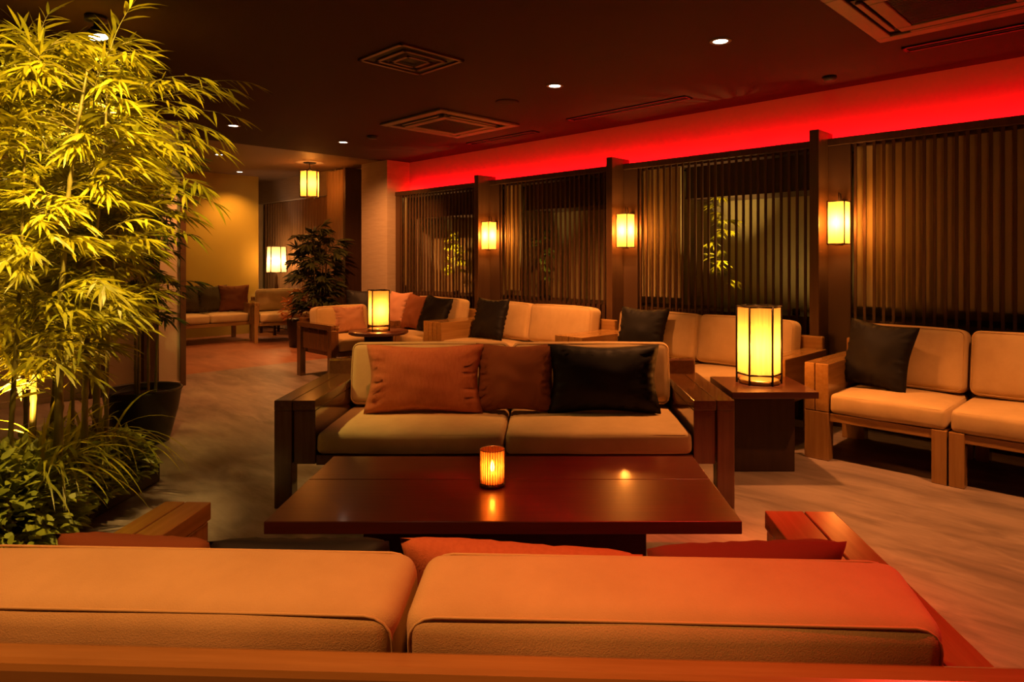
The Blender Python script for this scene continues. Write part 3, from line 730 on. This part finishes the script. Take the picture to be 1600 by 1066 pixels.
# cassettes
def cassette(label, s0, n0, S):
    t = thing('air_conditioner', label, 'air conditioner', (*sn(s0 + S/2, n0 + S/2)[:2], CZ), TH, 'ceiling cassette air conditioners')
    h = S/2
    def ring(mb, a, c, z0, z1, bev=.006):
        mb.box((-c, -c, z0), (c, -a, z1), bev); mb.box((-c, a, z0), (c, c, z1), bev)
        mb.box((-c, -a, z0), (-a, a, z1), bev); mb.box((a, -a, z0), (c, a, z1), bev); return mb
    ring(MB(), h*.82, h, -.022, -.0005).build('outer_panel', M['white'], t)
    ring(MB(), h*.50, h*.66, -.034, -.0005).build('inner_frame', M['white'], t)
    b = MB()
    for i in range(22): b.box((-h*.49, -h*.49 + i*h*.98/22, -.028), (h*.49, -h*.49 + i*h*.98/22 + h*.02, -.018))
    b.box((-h*.5, -h*.5, -.016), (h*.5, h*.5, -.001)); b.build('intake_grille', M['dark'], t)
    for k in range(4):
        m = Matrix.Rotation(k*PI/2, 4, 'Z')
        b = MB(); b.box((-h*.62, -h*.80, -.012), (h*.62, -h*.68, -.001), 0, m); b.build('air_slot', M['dark'], t)
        b = MB(); b.box((-h*.58, -h*.765, -.03), (h*.58, -h*.705, -.014), .004, m); b.build('louver', M['white'], t)
    return t
cassette('large square ceiling cassette air conditioner nearest the red cove', -1.33, 3.36, .96)
cassette('square ceiling cassette air conditioner farther back, above the corner sofa', -5.68, 3.58, .97)
def diffuser(label, s0, s1, n0, wd=.11):
    t = thing('line_diffuser', label, 'vent', (*sn((s0 + s1)/2, n0)[:2], CZ), TH, 'ceiling line diffusers'); L = (s1 - s0)/2; h = wd/2
    b = MB(); b.box((-L, -h, -.01), (L, -h + .02, -.0005)); b.box((-L, h - .02, -.01), (L, h, -.0005)); b.box((-L, -h, -.01), (-L + .02, h, -.0005)); b.box((L - .02, -h, -.01), (L, h, -.0005)); b.build('frame', M['metal'], t)
    b = MB(); b.box((-L + .02, -h + .02, -.004), (L - .02, h - .02, -.001)); b.box((-L + .02, -.004, -.009), (L - .02, .004, -.004)); b.build('slot', M['dark'], t)
diffuser('long ceiling line diffuser beside the large cassette', -1.28, .1, 4.62)
diffuser('long ceiling line diffuser along the middle of the red cove', -4.22, -2.92, 4.74)
diffuser('long ceiling line diffuser beside the farther cassette', -5.92, -4.85, 4.92)
t = thing('ceiling_vent', 'square ceiling vent with nested frames above the middle sofa', 'vent', (*sn(-3.71, 2.58)[:2], CZ), TH)
b = MB(); 
for a in (.25, .17, .10):
    z = -.012 - (.25 - a)*.06
    for (lo, hi) in (((-a, -a), (a, -a + .025)), ((-a, a - .025), (a, a)), ((-a, -a), (-a + .025, a)), ((a - .025, -a), (a, a))): b.box((lo[0], lo[1], z), (hi[0], hi[1], -.0005 if a == .25 else z + .006))
b.build('frame', M['bronze'], t)
b = MB(); b.box((-.22, -.22, -.004), (.22, .22, -.001)); b.build('duct', M['dark'], t)
def disc(name, label, cat, x, y, r, h, m):
    b = MB(); b.lathe([(r*.3, -h), (r*.8, -h*.95), (r, -h*.4), (r, -.0005), (0, -.0005)], 28); o = b.build(name, M[m]); o.location = (x, y, CZ); tag(o, label, cat)
disc('ceiling_speaker', 'faint round ceiling speaker between the square vent and the farther cassette', 'speaker', -.31, 5.62, .10, .008, 'ceil')
disc('smoke_detector', 'small dark smoke detector near the far recessed downlight', 'detector', -1.85, 7.19, .06, .03, 'dark')
disc('smoke_detector', 'small smoke detector near the red cove right of the middle line diffuser', 'detector', 2.08, 4.85, .05, .035, 'dark')

# ------------------------------------------------------------------ bamboo bed at the left
def bx(x, y): return Vector(((x - CX)/FP*y, y, .12))
b = MB(); b.box((-3.55, 1.9, 0), (-2.16, 3.75, .12), .01); o = b.build('planter_bed', M['pot']); tag(o, 'low dark planting bed under the tall bamboo', 'planter')
b = MB(); b.box((-3.50, 1.95, .121), (-2.20, 3.70, .135)); so = b.build('soil', M['soil'], o)
GB = 'tall bamboo in the planting bed'
spec = [  # x pixel at the foot, distance, height, lean, label
    (12, 2.75, 2.15, (.05, .1), 'tall bamboo at the far left edge, nearest row'),
    (48, 3.05, 2.2, (.10, .0), 'tall bamboo second from the left edge'),
    (88, 2.85, 2.05, (.12, .0), 'tall bamboo with a thin stem, third from the left edge'),
    (112, 3.35, 2.25, (.18, -.1), 'tall bamboo fourth from the left edge, top near the spotlight'),
    (132, 3.0, 2.0, (.08, .0), 'tall bamboo leaning right in the middle of the bed'),
    (150, 3.5, 2.26, (.14, -.1), 'tall bamboo at the back of the bed arching over the pot'),
    (40, 3.55, 2.3, (.05, -.1), 'tall bamboo at the back left of the bed'),
    (80, 3.6, 2.25, (.22, .0), 'tall bamboo at the back of the bed behind the thin stem'),
    (-25, 3.2, 2.25, (.15, .0), 'tall bamboo whose stem stands just outside the left edge'),
    (165, 3.25, 1.72, (.06, .05), 'shorter bamboo at the right of the bed, beside the pot'),
]
for i, (px, y, h, ln, lb) in enumerate(spec):
    ex = []
    if i == 3: ex = [(.86, ((.9, -.1, .45), .5)), (.80, ((1, .1, .3), .48)), (.92, ((.75, 0, .9), .3))]
    if i == 5: ex = [(.82, ((1, -.1, .25), .62)), (.86, ((1, .05, .42), .66)), (.74, ((1, .1, .2), .5)), (.78, ((.9, -.3, .3), .5)), (.9, ((1, -.2, .5), .5))]
    if i == 9: ex = [(.9, ((1, 0, .3), .45)), (.8, ((1, -.2, .3), .4))]
    p = bx(px, y); p.z = .135
    bamboo(lb, p, h - .12, ln, 100 + i, 34 if px < 100 else 27, .26 if px < 100 else .36, (.08, .145), .012 + .004*(i % 3), (.22, .42) if px < 100 else (.16, .30), (.1, -.2, 0), nleaf=8, group=GB, extra=ex, wl=.014, sub=3)
# potted bamboo
px, py = (223 - CX)/FP*4.55, 4.55
t = thing('plant_pot', 'wide black plant pot on the floor beside the bamboo bed', 'pot', (px, py, 0))
b = MB(); b.lathe([(.0, 0), (.15, 0), (.165, .02), (.215, .22), (.235, .345), (.245, .36), (.235, .372), (.222, .365), (.21, .32), (0, .315)], 40); b.build('body', M['pot'], t)
b = MB(); b.lathe([(0, .318), (.208, .322), (.21, .317)], 32); b.build('soil', M['soil'], t)
for i, (dx, dy, h, ln, lb) in enumerate(((-.06, .02, 1.55, (-.1, .05), 'dark bamboo stem rising from the left of the black pot'),
                                     (.0, -.05, 1.65, (.02, .0), 'dark bamboo stem rising from the middle of the black pot'),
                                     (.07, .03, 1.6, (.10, .0), 'dark bamboo stem rising from the right of the black pot'),
                                     (-.01, .08, 1.75, (-.02, .1), 'dark bamboo stem at the back of the black pot'))):
    bamboo(lb, (px + dx, py + dy, .322), h, ln, 200 + i, 15, .28, (.08, .13), .010, (.15, .28), None, lm='leaf' if i == 1 else 'leaf_d', cm='culm', nleaf=6, group='bamboo in the black pot', wl=.015)
# ground cover
GC = 'ground cover shrubs in the planting bed'
for i, (x, y, z, r, lb, lm) in enumerate((
    (-2.22, 2.72, .10, (.28, .30, .40), 'leafy ground shrub at the corner of the bed behind the near sofa arm', 'leaf_g'),
    (-2.30, 2.22, .10, (.30, .25, .42), 'dark leafy ground shrub nearest the near sofa', 'leaf_g'),
    (-2.68, 2.40, .10, (.30, .30, .46), 'dark leafy ground shrub at the lower left edge', 'leaf_g'),
    (-2.35, 3.15, .10, (.30, .30, .34), 'leafy ground shrub beneath the bamboo stems', 'leaf_g'),
    (-2.85, 2.90, .10, (.34, .30, .38), 'leafy ground shrub at the left edge under the bamboo', 'leaf_g'),
    (-2.38, 3.55, .10, (.26, .22, .24), 'leafy ground shrub at the back of the bed beside the pot', 'leaf_g'))):
    bush('ground_shrub', lb, (x, y, z), r, 2000, 400 + i, (.035, .075), .026, lm, group=GC)
for i, (x, y, z, n, lb) in enumerate(((-2.18, 3.0, .34, 34, 'arching yellow-green grass clump overhanging the floor'), (-2.28, 3.4, .30, 34, 'arching yellow-green grass clump in front of the black pot'),
                                   (-2.12, 2.80, .30, 26, 'low arching grass clump at the corner of the bed'))):
    grass(lb, (x, y, z), n, .50, 500 + i, (1.0, -.2, 0), group='arching grass clumps')
BU = (1.0, .55, .12)
uplight('ground uplight among the ground shrubs under the bamboo', (-2.30, 2.92, .40), (-.25, .25, 1), 90, 110, BU, 'bed uplights', 0, .27)
uplight('second ground uplight at the left under the bamboo', (-2.60, 2.55, .42), (-.1, .3, 1), 45, 110, BU, 'bed uplights', 0, .27)

# back plants beside the stone wall
t = thing('plant_pot', 'dark pot of the tall leafy plant beside the stone wall', 'pot', (*sn(-8.70, 4.50)[:2], 0))
b = MB(); b.lathe([(0, 0), (.15, 0), (.20, .34), (.21, .36), (.19, .36), (.18, .31), (0, .30)], 28); b.build('body', M['pot'], t)
q = sn(-8.70, 4.50)
for i, (dx, dy, h, ln) in enumerate(((-.06, 0, 1.25, (-.22, 0)), (.05, .03, 1.3, (.15, 0)), (0, -.05, 1.35, (-.02, -.1)), (.02, .06, 1.2, (.0, .1)))):
    bamboo(['dark leafy stem leaning left in the pot by the stone wall', 'dark leafy stem leaning right in the pot by the stone wall', 'tallest dark leafy stem in the pot by the stone wall', 'dark leafy stem at the back of the pot by the stone wall'][i],
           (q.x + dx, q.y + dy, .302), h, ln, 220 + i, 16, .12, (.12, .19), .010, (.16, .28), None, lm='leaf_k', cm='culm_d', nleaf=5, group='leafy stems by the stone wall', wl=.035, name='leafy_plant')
q = sn(-9.1, 4.42)
o = bush('orange_lit_shrub', 'small shrub, orange light painted into its leaves, between the back room chair and the tall leafy plant', (q.x, q.y, .40), (.24, .24, .42), 420, 431, (.05, .09), .025, 'leaf_o')
b = MB(); b.lathe([(.0, -.40), (.13, -.40), (.17, -.04), (.17, .0), (.02, .0)], 24); b.build('pot', M['pot'], o)
